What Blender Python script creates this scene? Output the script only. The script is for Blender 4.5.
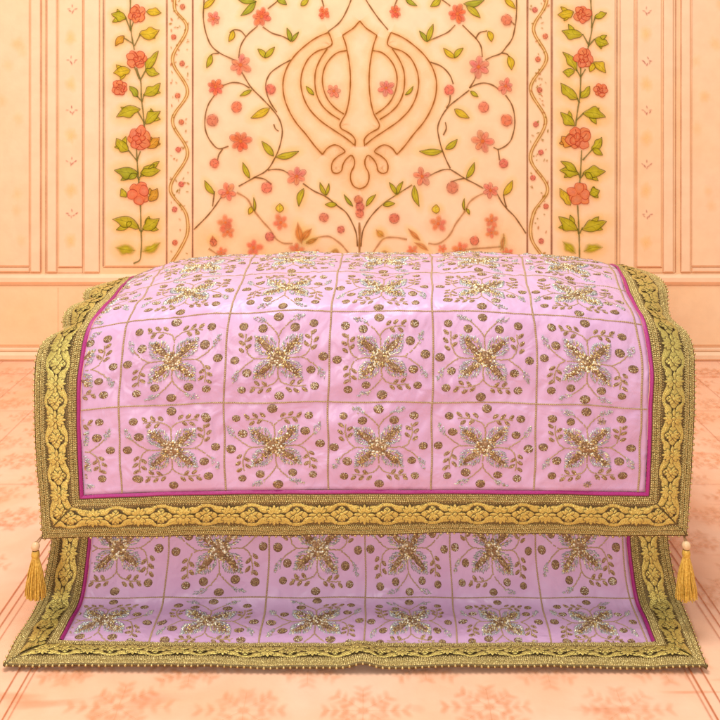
import bpy, math, random
import numpy as np
random.seed(7); RS = np.random.RandomState(11)
for o in list(bpy.data.objects): bpy.data.objects.remove(o)
SC = bpy.context.scene
COL = SC.collection
# ---------------------------------------------------------------- camera, light, exposure
F = 850.0; HOR = 90.0; CX = 360.0; H = 0.548      # focal length in photo pixels, horizon row, eye height (m)
WALLY = 1.725
cam = bpy.data.cameras.new('camera'); camo = bpy.data.objects.new('camera', cam); COL.objects.link(camo)
camo.location = (0, 0, H); camo.rotation_euler = (math.pi/2, 0, 0)
cam.sensor_width = 36; cam.lens = F/720*36; cam.shift_y = -(360-HOR)/720
cam.clip_start = .01; cam.clip_end = 50
SC.camera = camo
w = bpy.data.worlds.new('World'); SC.world = w; w.use_nodes = True
w.node_tree.nodes['Background'].inputs[0].default_value = (1, .97, .94, 1)
w.node_tree.nodes['Background'].inputs[1].default_value = .58
def area(name, loc, aim, sx, sy, power, col):
    l = bpy.data.lights.new(name, 'AREA'); l.shape = 'RECTANGLE'; l.size = sx; l.size_y = sy; l.energy = power; l.color = col
    o = bpy.data.objects.new(name, l); COL.objects.link(o); o.location = loc
    d = np.array(aim)-np.array(loc)
    from mathutils import Vector
    o.rotation_euler = Vector(d).to_track_quat('-Z', 'Y').to_euler()
area('softbox_overhead', (-.2, .70, 1.85), (.0, .85, .05), .8, .7, 24, (1, .98, .95))
area('softbox_front', (-.62, -1.2, .98), (.1, 1.2, .28), .36, .36, 19, (1, .98, .96))
SC.view_settings.view_transform = 'Standard'; SC.view_settings.look = 'None'
SC.view_settings.exposure = 0.0; SC.view_settings.gamma = 1
# ---------------------------------------------------------------- helpers
def lin(c):
    c = np.array(c, float)/255
    return np.where(c <= .04045, c/12.92, ((c+.055)/1.055)**2.4)
def unproj(x, y, Y):
    x, y, Y = np.broadcast_arrays(np.asarray(x, float), np.asarray(y, float), np.asarray(Y, float))
    return np.stack([(x-CX)/F*Y, Y, H-(y-HOR)/F*Y], -1)
def mesh_obj(name, V, Fc, mats, parent=None, mi=None, smooth=True, col=None, uv=None):
    me = bpy.data.meshes.new(name)
    me.from_pydata([tuple(map(float, p)) for p in V], [], [tuple(map(int, f)) for f in Fc])
    for m in (mats if isinstance(mats, (list, tuple)) else [mats]): me.materials.append(m)
    if mi is not None: me.polygons.foreach_set('material_index', np.asarray(mi, np.int32))
    me.polygons.foreach_set('use_smooth', [smooth]*len(me.polygons))
    if col is not None:
        a = me.color_attributes.new('paint', 'FLOAT_COLOR', 'POINT'); a.data.foreach_set('color', np.asarray(col, np.float32).ravel())
    if uv is not None:
        l = me.uv_layers.new(name='UVMap'); idx = np.zeros(len(me.loops), np.int32); me.loops.foreach_get('vertex_index', idx)
        l.data.foreach_set('uv', np.asarray(uv, np.float32)[idx].ravel())
    me.update()
    o = bpy.data.objects.new(name, me); COL.objects.link(o)
    if parent: o.parent = parent
    return o
def empty(name, loc, label=None, cat=None, group=None):
    o = bpy.data.objects.new(name, None); COL.objects.link(o); o.location = loc; o.empty_display_size = .05
    if label: o['label'] = label; o['category'] = cat
    if group: o['group'] = group
    return o
def child_fix(root):
    # children are modelled in world space: keep them there under a parent that stands elsewhere
    for c in root.children: c.location = tuple(-np.array(root.location))
def hermite(xs, ys, q):
    # smooth 1-D curve through (xs, ys), vectorised over q
    xs = np.asarray(xs, float); ys = np.asarray(ys, float); q = np.asarray(q, float)
    d = np.diff(ys)/np.diff(xs); m = np.empty_like(ys); m[0] = d[0]; m[-1] = d[-1]
    hh = np.diff(xs); m[1:-1] = (d[:-1]*hh[1:]+d[1:]*hh[:-1])/(hh[1:]+hh[:-1])
    i = np.clip(np.searchsorted(xs, q)-1, 0, len(xs)-2); h_ = xs[i+1]-xs[i]; t = (q-xs[i])/h_
    tc = np.clip(t, 0, 1); t2 = tc*tc; t3 = t2*tc
    r = (2*t3-3*t2+1)*ys[i]+(t3-2*t2+tc)*h_*m[i]+(-2*t3+3*t2)*ys[i+1]+(t3-t2)*h_*m[i+1]
    return r+np.where(t < 0, t*h_*m[0], 0)+np.where(t > 1, (t-1)*h_*m[-1], 0)
WV = [(RS.uniform(-1, 1, 2), RS.uniform(0, 6.28)) for _ in range(60)]
def wob(u, v, f, n=7, k0=0):
    r = 0
    for k in range(k0, k0+n):
        d, p = WV[k % 60]; r = r+np.sin((d[0]*u+d[1]*v)*f*(1+.35*(k-k0))+p)/(1+.3*(k-k0))
    return r/2.6
# ---------------------------------------------------------------- materials
def mat(name):
    m = bpy.data.materials.new(name); m.use_nodes = True
    nt = m.node_tree; return m, nt, nt.nodes['Principled BSDF']
def N(nt, t, **kw):
    n = nt.nodes.new(t)
    for k, v in kw.items():
        if k in n.inputs: n.inputs[k].default_value = v
        else: setattr(n, k, v)
    return n
def coord(nt, kind='Object'): return N(nt, 'ShaderNodeTexCoord').outputs[kind]
def ramp(nt, fac, stops):
    r = N(nt, 'ShaderNodeValToRGB'); e = r.color_ramp.elements
    while len(e) < len(stops): e.new(.5)
    for q, (p, c) in zip(e, stops): q.position = p; q.color = (*c, 1)
    nt.links.new(fac, r.inputs[0]); return r.outputs[0]
def bump(nt, bs, h, strength, dist):
    b = N(nt, 'ShaderNodeBump', Strength=strength, Distance=dist); nt.links.new(h, b.inputs['Height']); nt.links.new(b.outputs[0], bs.inputs['Normal'])
    return b
def metal(name, c1, c2, rough, metallic=.9, scale=900, bs_=.35, dist=.0006, spec=.5):
    m, nt, b = mat(name); co = coord(nt)
    n = N(nt, 'ShaderNodeTexNoise', Scale=scale, Detail=2.0); nt.links.new(co, n.inputs['Vector'])
    nt.links.new(ramp(nt, n.outputs[0], [(.3, c1), (.7, c2)]), b.inputs['Base Color'])
    b.inputs['Metallic'].default_value = metallic; b.inputs['Roughness'].default_value = rough
    b.inputs['Specular IOR Level'].default_value = spec
    v = N(nt, 'ShaderNodeTexVoronoi', Scale=scale*.9); nt.links.new(co, v.inputs['Vector'])
    bump(nt, b, v.outputs[0], bs_, dist); return m
M_GOLD = metal('gold_brocade', (.42, .315, .06), (.86, .69, .20), .36, .6, 1400, .6)
M_GOLD2 = metal('gold_braid', (.31, .22, .06), (.84, .66, .27), .36, .55, 1300, .5)
M_BEAD = metal('gold_bead', (.52, .36, .12), (.74, .56, .24), .3, .75, 300, .1)
M_SEQ = metal('pale_gold_sequin', (.62, .52, .32), (.90, .84, .66), .32, .55, 200, .0)
M_SILVER = metal('silver_bead', (.27, .255, .235), (.68, .66, .62), .36, .55, 800, .2)
M_COPPER = metal('copper_sequin', (.17, .088, .04), (.42, .25, .12), .4, .45, 1300, .5)
M_THREAD = metal('tan_zari_thread', (.34, .205, .10), (.60, .41, .235), .5, .25, 1500, .4)
M_BROWN = metal('brown_ground_weave', (.10, .062, .018), (.24, .155, .048), .5, .35, 1500, .4)
M_DARK = metal('dark_brown_sequin', (.12, .06, .03), (.29, .165, .09), .38, .35, 900, .3)
M_CORD = metal('brown_cord', (.30, .15, .06), (.45, .25, .10), .6, .1, 900, .3)
def satin():
    m, nt, b = mat('lilac_pink_satin'); co = coord(nt)
    n = N(nt, 'ShaderNodeTexNoise', Scale=14, Detail=5.0, Roughness=.6); nt.links.new(co, n.inputs['Vector'])
    nt.links.new(ramp(nt, n.outputs[0], [(.3, (.60, .345, .535)), (.7, (.675, .42, .615))]), b.inputs['Base Color'])
    b.inputs['Roughness'].default_value = .36; b.inputs['Specular IOR Level'].default_value = .42
    b.inputs['Sheen Weight'].default_value = .15; b.inputs['Sheen Roughness'].default_value = .4
    b.inputs['Sheen Tint'].default_value = (1, .8, .97, 1)
    n2 = N(nt, 'ShaderNodeTexNoise', Scale=44, Detail=2.2, Distortion=.6); nt.links.new(co, n2.inputs['Vector'])
    n3 = N(nt, 'ShaderNodeTexNoise', Scale=2200, Detail=1.0); nt.links.new(co, n3.inputs['Vector'])
    b1 = N(nt, 'ShaderNodeBump', Strength=.5, Distance=.007); nt.links.new(n2.outputs[0], b1.inputs['Height'])
    b2 = bump(nt, b, n3.outputs[0], .25, .0003); nt.links.new(b1.outputs[0], b2.inputs['Normal'])
    return m
M_SATIN = satin()
def cloth_mat(name, c1, c2, rough=.6, scale=1200):
    m, nt, b = mat(name); co = coord(nt)
    n = N(nt, 'ShaderNodeTexNoise', Scale=scale, Detail=2.0); nt.links.new(co, n.inputs['Vector'])
    nt.links.new(ramp(nt, n.outputs[0], [(.3, c1), (.7, c2)]), b.inputs['Base Color'])
    b.inputs['Roughness'].default_value = rough; bump(nt, b, n.outputs[0], .4, .0005); return m
M_MAG = cloth_mat('magenta_piping', (.30, .008, .13), (.44, .022, .20), .45)
M_TASS = metal('golden_silk_thread', (.60, .33, .035), (.90, .58, .11), .42, .15, 500, .2)
M_WOOD = cloth_mat('pale_wood_bead', (.68, .42, .20), (.85, .58, .33), .4, 200)
def wallmat(name, stops, scale=3.0):
    m, nt, b = mat(name); co = coord(nt)
    n = N(nt, 'ShaderNodeTexNoise', Scale=scale, Detail=4.0, Roughness=.55); nt.links.new(co, n.inputs['Vector'])
    c = ramp(nt, n.outputs[0], stops)
    n2 = N(nt, 'ShaderNodeTexNoise', Scale=38, Detail=5.0); nt.links.new(co, n2.inputs['Vector'])
    mx = N(nt, 'ShaderNodeMixRGB', blend_type='MULTIPLY', Fac=.5); nt.links.new(c, mx.inputs[1])
    nt.links.new(ramp(nt, n2.outputs[0], [(.35, (.90, .87, .84)), (.65, (1, 1, 1))]), mx.inputs[2])
    nt.links.new(mx.outputs[0], b.inputs['Base Color'])
    b.inputs['Roughness'].default_value = .55; b.inputs['Specular IOR Level'].default_value = .25
    n3 = N(nt, 'ShaderNodeTexNoise', Scale=140, Detail=3.0); nt.links.new(co, n3.inputs['Vector'])
    bump(nt, b, n3.outputs[0], .12, .002); return m
M_WALL = wallmat('peach_painted_plaster', [(.3, (.955, .61, .335)), (.5, (.955, .645, .39)), (.7, (.955, .66, .43))])
M_WALL2 = wallmat('deep_peach_plaster', [(.3, (.955, .61, .315)), (.7, (.955, .665, .41))])
M_MOULD = wallmat('pink_peach_plaster', [(.3, (.955, .64, .39)), (.7, (.955, .665, .43))])
M_FLOOR = wallmat('salmon_marble', [(.25, (.94, .475, .265)), (.5, (.945, .545, .35)), (.75, (.95, .62, .445))], 6.0)
def paintmat():
    m, nt, b = mat('watercolour_paint'); out = nt.nodes['Material Output']
    a = N(nt, 'ShaderNodeAttribute', attribute_name='paint')
    co = coord(nt); n = N(nt, 'ShaderNodeTexNoise', Scale=160, Detail=4.0, Roughness=.65); nt.links.new(co, n.inputs['Vector'])
    r = ramp(nt, n.outputs[0], [(.33, (.78,)*3), (.62, (1,)*3)])
    mu = N(nt, 'ShaderNodeMath', operation='MULTIPLY'); nt.links.new(a.outputs['Alpha'], mu.inputs[0]); nt.links.new(r, mu.inputs[1])
    nt.links.new(a.outputs['Color'], b.inputs['Base Color']); b.inputs['Roughness'].default_value = .6; b.inputs['Specular IOR Level'].default_value = .2
    t = N(nt, 'ShaderNodeBsdfTransparent'); x = N(nt, 'ShaderNodeMixShader')
    nt.links.new(mu.outputs[0], x.inputs[0]); nt.links.new(t.outputs[0], x.inputs[1]); nt.links.new(b.outputs[0], x.inputs[2])
    nt.links.new(x.outputs[0], out.inputs['Surface']); return m
M_PAINT = paintmat()
SC.cycles.transparent_max_bounces = 24
# ---------------------------------------------------------------- paint: flat strokes and fills with soft edges, in photo-pixel units on a plane
def smooth_line(pts, step=2.0):
    p = np.array(pts, float); d = np.r_[0, np.cumsum(np.hypot(*np.diff(p, axis=0).T))]
    n = max(3, int(d[-1]/step)+1); q = np.linspace(0, d[-1], n)
    if len(p) == 2: return np.stack([np.interp(q, d, p[:, 0]), np.interp(q, d, p[:, 1])], 1)
    return np.stack([hermite(d, p[:, 0], q), hermite(d, p[:, 1], q)], 1)
class Paint:
    def __init__(s, place): s.V = []; s.F = []; s.C = []; s.k = 0; s.place = place; s.n = 0
    def _add(s, P2, faces, col, alpha, lay):
        s.k += 1; off = .0004+lay*.0006+(s.k % 400)*.0000014
        s.V.append(s.place(P2[:, 0], P2[:, 1], off)); s.F += [tuple(i+s.n for i in f) for f in faces]
        c = np.empty((len(P2), 4)); c[:, :3] = col; c[:, 3] = alpha; s.C.append(c); s.n += len(P2)
    def stroke(s, pts, wd, col, a=.9, soft=.6, lay=2, taper=False, step=2.0):
        p = smooth_line(pts, step); t = np.gradient(p, axis=0); t /= np.hypot(t[:, 0], t[:, 1])[:, None]+1e-9
        nn = np.stack([-t[:, 1], t[:, 0]], 1); n = len(p); w_ = np.full(n, wd/2.0)
        w_ *= 1+.18*np.sin(np.arange(n)*.9+s.k)
        if taper: w_ *= np.clip(np.sin(np.linspace(.25, math.pi-.1, n)), .2, 1)
        offs = [-1-soft*.5, -1+soft, 1-soft, 1+soft*.5]; al = [0, a, a, 0]
        P2 = np.concatenate([p+nn*(w_*o)[:, None] for o in offs]); A = np.repeat(al, n)
        fs = [(r*n+i, r*n+i+1, (r+1)*n+i+1, (r+1)*n+i) for r in range(3) for i in range(n-1)]
        s._add(P2, fs, lin(col)*(.86 if lay else 1), A, lay)
    def blob(s, outline, col, a=.9, soft=.35, lay=1, col2=None):
        o = np.array(outline, float); c = o.mean(0); n = len(o)
        P2 = np.concatenate([c[None], c+(o-c)*(1-soft), c+(o-c)*(1+soft*.4)])
        A = np.r_[a, np.full(n, a), np.zeros(n)]
        fs = [(0, 1+i, 1+(i+1) % n) for i in range(n)]+[(1+i, 1+n+i, 1+n+(i+1) % n, 1+(i+1) % n) for i in range(n)]
        kf = .86 if lay else 1; cc = np.tile(lin(col)*kf, (1+2*n, 1))
        if col2 is not None: cc[0] = lin(col2)*kf
        s._add(P2, fs, cc, A, lay)
    def ell(s, x, y, rx, ry, col, a=.9, soft=.5, lay=1, rot=0, n=14, col2=None, jit=.0):
        t = np.linspace(0, 2*math.pi, n, endpoint=False); r = 1+jit*RS.uniform(-1, 1, n)
        ex, ey = rx*r*np.cos(t), ry*r*np.sin(t); c, q = math.cos(rot), math.sin(rot)
        s.blob(np.stack([x+ex*c-ey*q, y+ex*q+ey*c], 1), col, a, soft, lay, col2)
    def leaf(s, b, t, wd, col=None, blur=0, lobes=True):
        b = np.array(b, float); t = np.array(t, float); d = t-b; L = np.hypot(*d); e = d/L; nn = np.array([-e[1], e[0]])
        col = col or random.choice([(182, 168, 18), (196, 176, 20), (172, 164, 22), (190, 165, 30)])
        s.ell(*(b+d*.5), L*.68, wd*1.0, (255, 214, 96), .42, .85, 0, math.atan2(d[1], d[0]))
        n = 9; k = np.linspace(0, 1, n); bend = random.uniform(-.10, .10)*L
        prof = np.sin(math.pi*k**.85)*wd*.5; prof2 = prof*(1+(.28*np.sin(k*11+random.random()*6) if lobes and wd > 6 else 0))
        mid = b+np.outer(k, d)+np.outer(np.sin(math.pi*k)*bend, nn)
        up = mid+prof[:, None]*nn; dn = mid-prof2[:, None]*nn
        o = np.concatenate([up, dn[::-1][1:-1]])
        c2 = tuple(min(255, c+38) for c in col)
        if wd >= 9 and not blur and lobes:
            for sd in (-1, 1):
                if random.random() < .75:
                    k_ = random.uniform(.25, .4); p0 = b+d*k_; p1 = b+d*(k_+.38)+nn*sd*wd*random.uniform(.6, .85)
                    s.leaf(p0, p1, wd*.5, col, 0, False)
        s.blob(o, col, .92, .16+.3*blur, 1, c2)
        if not blur:
            dk = tuple(int(c*.60) for c in col)
            s.stroke(up, .75, dk, .85, .7, 1); s.stroke(dn, .75, dk, .75, .7, 1)
            s.stroke(mid[:-1], .5, dk, .45, .8, 1)
            if wd > 7:
                for kk in (3, 5): s.stroke([mid[kk], (mid[kk+1]+up[kk+1])/2, up[kk+1]*.8+mid[kk+1]*.2], .4, dk, .4, .8, 1)
        else: s.stroke(mid, .8, tuple(int(c*.75) for c in col), .5, .9, 2)
    def flower(s, x, y, r, kind='f', rot=None):
        rot = random.uniform(0, 6.28) if rot is None else rot
        base = {'f': (250, 122, 76), 'p': (248, 146, 112), 'b': (246, 130, 94), 's': (248, 132, 84), 'r': (252, 138, 82)}[kind]
        dark = {'f': (190, 62, 40), 'p': (184, 84, 72), 'b': (150, 66, 48), 's': (206, 90, 60), 'r': (204, 78, 46)}[kind]
        j = lambda c, q=14: tuple(int(np.clip(v+random.uniform(-q, q), 0, 255)) for v in c)
        s.ell(x, y, r*1.3, r*1.3, (255, 196, 140), .32, .85, 0)
        if kind == 'b':
            s.ell(x, y, r*.95, r, j(base), .85, .35, 1, rot, col2=(252, 152, 112), jit=.12)
            for k in range(4):
                a = rot+k*1.6+random.uniform(-.3, .3); q = np.linspace(-.6, .6, 5)
                s.stroke(np.stack([x+r*.85*np.cos(a+q), y+r*.9*np.sin(a+q)], 1), .7, dark, .6, .8, 2)
            for k in range(3):
                a = rot+k*2.1; s.stroke([(x+r*.1*math.cos(a), y+r*.1*math.sin(a)), (x+r*.45*math.cos(a+.4), y+r*.45*math.sin(a+.4)), (x+r*.7*math.cos(a), y+r*.7*math.sin(a))], .5, dark, .55, .8, 2)
        elif kind == 'r':
            def petal(px_, py_, a_, L, W_, tint, al=.85):
                t = np.linspace(0, 2*math.pi, 16, endpoint=False); ex = L*np.cos(t)*(1+.10*np.cos(3*t+random.random()*6)); ey = W_*np.sin(t)*(1+.10*np.sin(2*t+random.random()*6)); c, q = math.cos(a_), math.sin(a_)
                o = np.stack([px_+ex*c-ey*q, py_+ex*q+ey*c], 1); s.blob(o, j(tint, 9), al, .12, 1, j((255, 160, 112), 8))
                k0 = random.randint(-3, 0); s.stroke(np.roll(o, 4, 0)[max(0, k0+1):14+k0], .8, dark, random.uniform(.65, .95), .7, 1)
            s.ell(x, y, r*.8, r*.8, j(base, 6), .9, .2, 1)
            m = random.choice([5, 6, 6, 7])
            for k in random.sample(range(m), m):
                a_ = rot+k*2*math.pi/m+random.uniform(-.3, .3); dd = r*random.uniform(.5, .62); petal(x+dd*math.cos(a_), y+dd*math.sin(a_), a_, r*random.uniform(.40, .5), r*random.uniform(.36, .48), base)
            ox, oy = x+random.uniform(-.22, .22)*r, y+random.uniform(-.1, .25)*r
            for k in range(4):
                a_ = rot*2+k*1.6+random.uniform(-.4, .4); petal(ox+r*.22*math.cos(a_), oy+r*.22*math.sin(a_), a_, r*random.uniform(.26, .38), r*random.uniform(.2, .3), (248, 122, 70), .8)
            for k in range(4):
                a_ = rot+k*1.5+random.uniform(-.5, .5); s.stroke([(ox+r*.1*math.cos(a_), oy+r*.1*math.sin(a_)), (ox+r*.36*math.cos(a_+.35), oy+r*.36*math.sin(a_+.35)), (x+r*.75*math.cos(a_), y+r*.75*math.sin(a_))], .75, dark, .75, .7, 1)
        else:
            m = 7 if kind == 'f' else random.choice([5, 6, 6]) if kind == 'p' else 5
            for k in range(m):
                a = rot+k*2*math.pi/m+random.uniform(-.18, .18); rr = r*random.uniform(.85, 1.12)
                s.ell(x+rr*.56*math.cos(a), y+rr*.56*math.sin(a), rr*.46, rr*.28 if kind != 's' else rr*.34, j(base), .82 if kind != 's' else .75, .3 if kind != 's' else .6, 1, a, 10)
                if kind != 's':
                    q = np.linspace(-1.9, 1.9, 8)
                    ex, ey = rr*.58+rr*.45*np.cos(q), rr*.30*np.sin(q)
                    s.stroke(np.stack([x+ex*math.cos(a)-ey*math.sin(a), y+ex*math.sin(a)+ey*math.cos(a)], 1), .6, dark, random.uniform(.35, .75), .8, 2)
                    s.stroke([(x+rr*.12*math.cos(a), y+rr*.12*math.sin(a)), (x+rr*.6*math.cos(a), y+rr*.6*math.sin(a))], .6, (222, 80, 50), .6, .8, 2)
            s.ell(x, y, r*.2, r*.2, (240, 120, 46), .9, .5, 2)
    def build(s, name, parent):
        return mesh_obj(name, np.concatenate(s.V), s.F, M_PAINT, parent, smooth=False, col=np.concatenate(s.C))
def on_wall(depth=0.0):
    return lambda x, y, off: unproj(x, y, WALLY)-np.array([0, 1, 0])*(off+depth)
# ---------------------------------------------------------------- floor
fl = mesh_obj('floor', [(-3, -2, 0), (3, -2, 0), (3, WALLY+.1, 0), (-3, WALLY+.1, 0)], [(0, 1, 2, 3)], M_FLOOR)
fl['kind'] = 'structure'
def on_floor(x, y, off): return np.stack([np.asarray(x)/1000., np.asarray(y)/1000., np.zeros_like(np.asarray(x, float))+off], -1)     # mm
pf = Paint(on_floor)
OR1 = (232, 150, 78)
for sx in (-1, 1):
    for X, a in ((376, .75), (367, .7), (359, .45), (322, .7), (311, .75), (306, .4)):
        pf.stroke([(sx*X, 300), (sx*X, 900), (sx*X, 1715)], 1.9, (206, 112, 58), a, .6, 1, step=60)
    for X, a in ((560, .3), (640, .3), (720, .28)):
        pf.stroke([(sx*X, 300), (sx*X, 1715)], 2.4, (206, 110, 66), a, .7, 1, step=90)
for yy, a in ((1180, .25), (1450, .25), (1640, .3)):
    pf.stroke([(-2000, yy), (2000, yy)], 2.4, (206, 110, 66), a, .7, 1, step=90)
def floor_motif(cx, cy, sc):
    a0 = random.uniform(.2, .36)
    def sprig(dx, dy, L, wd):
        L *= random.uniform(.8, 1.1); d = np.array([dx, dy], float); d /= np.hypot(*d); nn = np.array([-d[1], d[0]])
        b = np.array([cx, cy])
        pf.stroke([b+d*3*sc, b+d*L*sc*.6+nn*random.uniform(-1, 1), b+d*L*sc], .9*sc, OR1, a0*.8, .8, 1, step=4)
        for k in (.45, .72, 1.0):
            for sd in (-1, 1):
                p = b+d*L*sc*k; q = p+(d*.55+nn*sd*.8)*wd*sc
                m_ = (p+q)/2; pf.ell(m_[0], m_[1], wd*sc*.72, wd*sc*.36, OR1, a0*random.uniform(.5, 1), .75, 1, math.atan2(*(q-p)[::-1]), 9, jit=.15)
    for dx, dy, L in ((1, 0, 42), (-1, 0, 42), (0, 1, 26), (0, -1, 26), (1, .75, 30), (-1, .75, 30), (1, -.75, 30), (-1, -.75, 30)):
        sprig(dx, dy, L, 9)
    pf.ell(cx, cy, 6*sc, 5*sc, OR1, a0, .5, 1)
rowy = 640; k = 0
while rowy < 1660:
    for i in range(-6, 7):
        x = (i+(.5 if k % 2 else 0))*112+6
        if abs(x) < 298 or abs(x) > 395: floor_motif(x+random.uniform(-4, 4), rowy+random.uniform(-3, 3), .92)
    rowy += 56; k += 1
for i in range(260):      # old wear and streaks in the painted marble
    x = random.uniform(-800, 800); y = random.uniform(640, 1700)
    pf.ell(x, y, random.uniform(8, 34), random.uniform(2, 7), random.choice([(226, 130, 70), (232, 146, 92), (255, 206, 170)]), random.uniform(.08, .28), .6, 0, random.uniform(-.2, .2), 10, jit=.3)
fp = pf.build('painted_floor_pattern', fl)
# ---------------------------------------------------------------- wall
wall = empty('painted_wall', (0, WALLY, 0), 'peach painted wall with panels, flowering vines and sword emblem behind the cloths', 'wall')
def box(x0, x1, y0, y1, front, back=-.02, bev=0.0):
    # raised slab on the wall between photo columns x0..x1 and rows y0..y1; front = how far it stands out (m)
    a = unproj(x0, y0, WALLY); b = unproj(x1, y1, WALLY); X0, X1, Z0, Z1 = a[0], b[0], b[2], a[2]
    yf, yb = WALLY-front, WALLY-back; e = min(bev, (X1-X0)*.45, (Z1-Z0)*.45)
    V = [(X0, yb, Z0), (X1, yb, Z0), (X1, yb, Z1), (X0, yb, Z1), (X0, yf+e, Z0), (X1, yf+e, Z0), (X1, yf+e, Z1), (X0, yf+e, Z1),
         (X0+e, yf, Z0+e), (X1-e, yf, Z0+e), (X1-e, yf, Z1-e), (X0+e, yf, Z1-e)]
    Fc = [(0, 1, 5, 4), (1, 2, 6, 5), (2, 3, 7, 6), (3, 0, 4, 7), (4, 5, 9, 8), (5, 6, 10, 9), (6, 7, 11, 10), (7, 4, 8, 11), (8, 9, 10, 11)]
    return V, Fc
def slab(name, lst, m, parent=wall):
    V = []; Fc = []
    for a in lst:
        v, f = box(*a); Fc += [tuple(i+len(V) for i in q) for q in f]; V += v
    return mesh_obj(name, V, Fc, m, parent, smooth=False)
TOP = -420
mesh_obj('wall_face', [(-3, WALLY, 0), (3, WALLY, 0), (3, WALLY, 1.7), (-3, WALLY, 1.7)], [(0, 1, 2, 3)], M_WALL2, wall, smooth=False)
slab('central_panel', [(193.5, 526.5, TOP, 272, .004, -.01, .0015)], M_WALL)
for x0, x1 in ((105, 166.5), (551.5, 615)): slab('vine_panel', [(x0, x1, TOP, 266, .003, -.01, .0015)], M_WALL)
for x0, x1 in ((168, 192.5), (527.5, 550.5)): slab('scroll_panel', [(x0, x1, TOP, 272, .0034, -.01, .001)], M_WALL)
for x0, x1 in ((59, 83), (636, 661)): slab('pilaster_panel', [(x0, x1, TOP, 266.5, .003, -.01, .0015)], M_WALL)
for x0, x1 in ((-560, 30), (691, 1280)): slab('side_panel', [(x0, x1, TOP, 266, .003, -.01, .002)], M_WALL)
for segs in ([(31, 41, TOP, 272, .0042, -.01, .0022), (47.5, 57, TOP, 272, .0046, -.01, .0024), (84.5, 99.5, TOP, 272, .0038, -.01, .002), (-560, 30, 267.5, 271.5, .0042, -.01, .002)],
             [(619.5, 634, TOP, 272, .0038, -.01, .002), (663, 673, TOP, 272, .0046, -.01, .0024), (680.5, 690, TOP, 272, .0042, -.01, .0022), (692, 1280, 267.5, 271.5, .0042, -.01, .002)]):
    slab('pilaster_moulding', segs, M_MOULD)
slab('dado_rail', [(-560, 1280, 274, 284, .008, -.01, .006)], M_MOULD)
slab('dado_panel', [(-560, 1280, 286, 345, .003, -.01, .0015)], M_WALL2)
slab('skirting_board', [(-560, 1280, 347.5, 351, .0038, -.01, .002), (-560, 1280, 351.3, 360, .011, -.01, .005)], M_MOULD)
# --- painted lines along the panels
pl = Paint(on_wall(.0048))
LN = (168, 92, 52)
def vline(x, y0=TOP, y1=272, wd=.9, col=LN, a=.7, depth=None): pl.stroke([(x, y0), (x+.3, (y0+y1)/2), (x, y1)], wd, col, a, .7, 1, step=9)
for x, wd, a in ((100.3, .9, .45), (104, 1.5, .75), (167.2, 1.3, .8), (193, 1.4, .8), (526.8, 1.4, .8), (551, 1.4, .8), (615.8, 1.4, .75), (619, .9, .5)):
    vline(x, TOP, 266 if x in (104, 615.8) else 272, wd, (140, 74, 52), a)
for x, wd, a in ((30.4, 1.2, .3), (41.8, 1.2, .75), (46.8, 1.2, .7), (58, 1.0, .55), (83.5, 1.2, .6), (634.8, 1.0, .55), (636, .8, .4), (662, 1.1, .5), (674.3, 1.2, .75), (679.6, 1.2, .7), (690.5, 1.0, .4)):
    vline(x, TOP, 272, wd, (186, 104, 58), a)
for x0, x1, y, a in ((-560, 30, 266.8, .6), (-560, 41, 272, .5), (59, 83, 267, .7), (46, 100, 272.3, .5), (104, 167, 266.8, .7), (551, 616, 266.8, .7), (636, 661, 267, .7), (620, 674, 272.3, .5), (691, 1280, 266.8, .6), (680, 1280, 272, .5)):
    pl.stroke([(x0, y), (x1, y)], 1.2, (190, 104, 52), a, .7, 1, step=20)
for y, a in ((285, .4), (346.3, .35), (360, .5)): pl.stroke([(-560, y), (1280, y)], 1.3, (214, 128, 76), a, .8, 1, step=40)
for x in (59, 640.5): pl.stroke([(x, 287), (x, 345)], 1.0, (236, 158, 106), .3, .8, 1)
pl.build('painted_line', wall)
pt = Paint(on_wall(.0034))
for x0, ys, yl in ((72.5, (9, 60, 110, 161, 213), (38, 84, 135, 190, 240)), (646.5, (11, 61, 110, 164, 214), (34, 84, 138, 190, 242))):
    for y in ys:
        for dx, dy, a in ((-4, 0, .3), (0, -3, 1.4), (4, 0, -.3), (0, 3.5, 1.6), (-2, 2, .8), (2, 2, -.8)):
            pt.ell(x0+dx+random.uniform(-1, 1), y+dy, 1.8, .8, (204, 112, 100), random.uniform(.35, .7), .6, 1, a+random.uniform(-.4, .4), 8)
    for y in yl: pt.ell(x0-1, y, 5.5, 7, (255, 214, 130), .4, .8, 0, jit=.2)
for x0, x1, y0, y1 in ((0, 26, 0, 262), (694, 720, 0, 262)):
    for k in range(9): pt.ell(random.uniform(x0, x1), random.uniform(y0, y1), 5, 6, (255, 214, 140), .2, .8, 0, jit=.2)
pt.build('painted_speck', wall)
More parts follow.
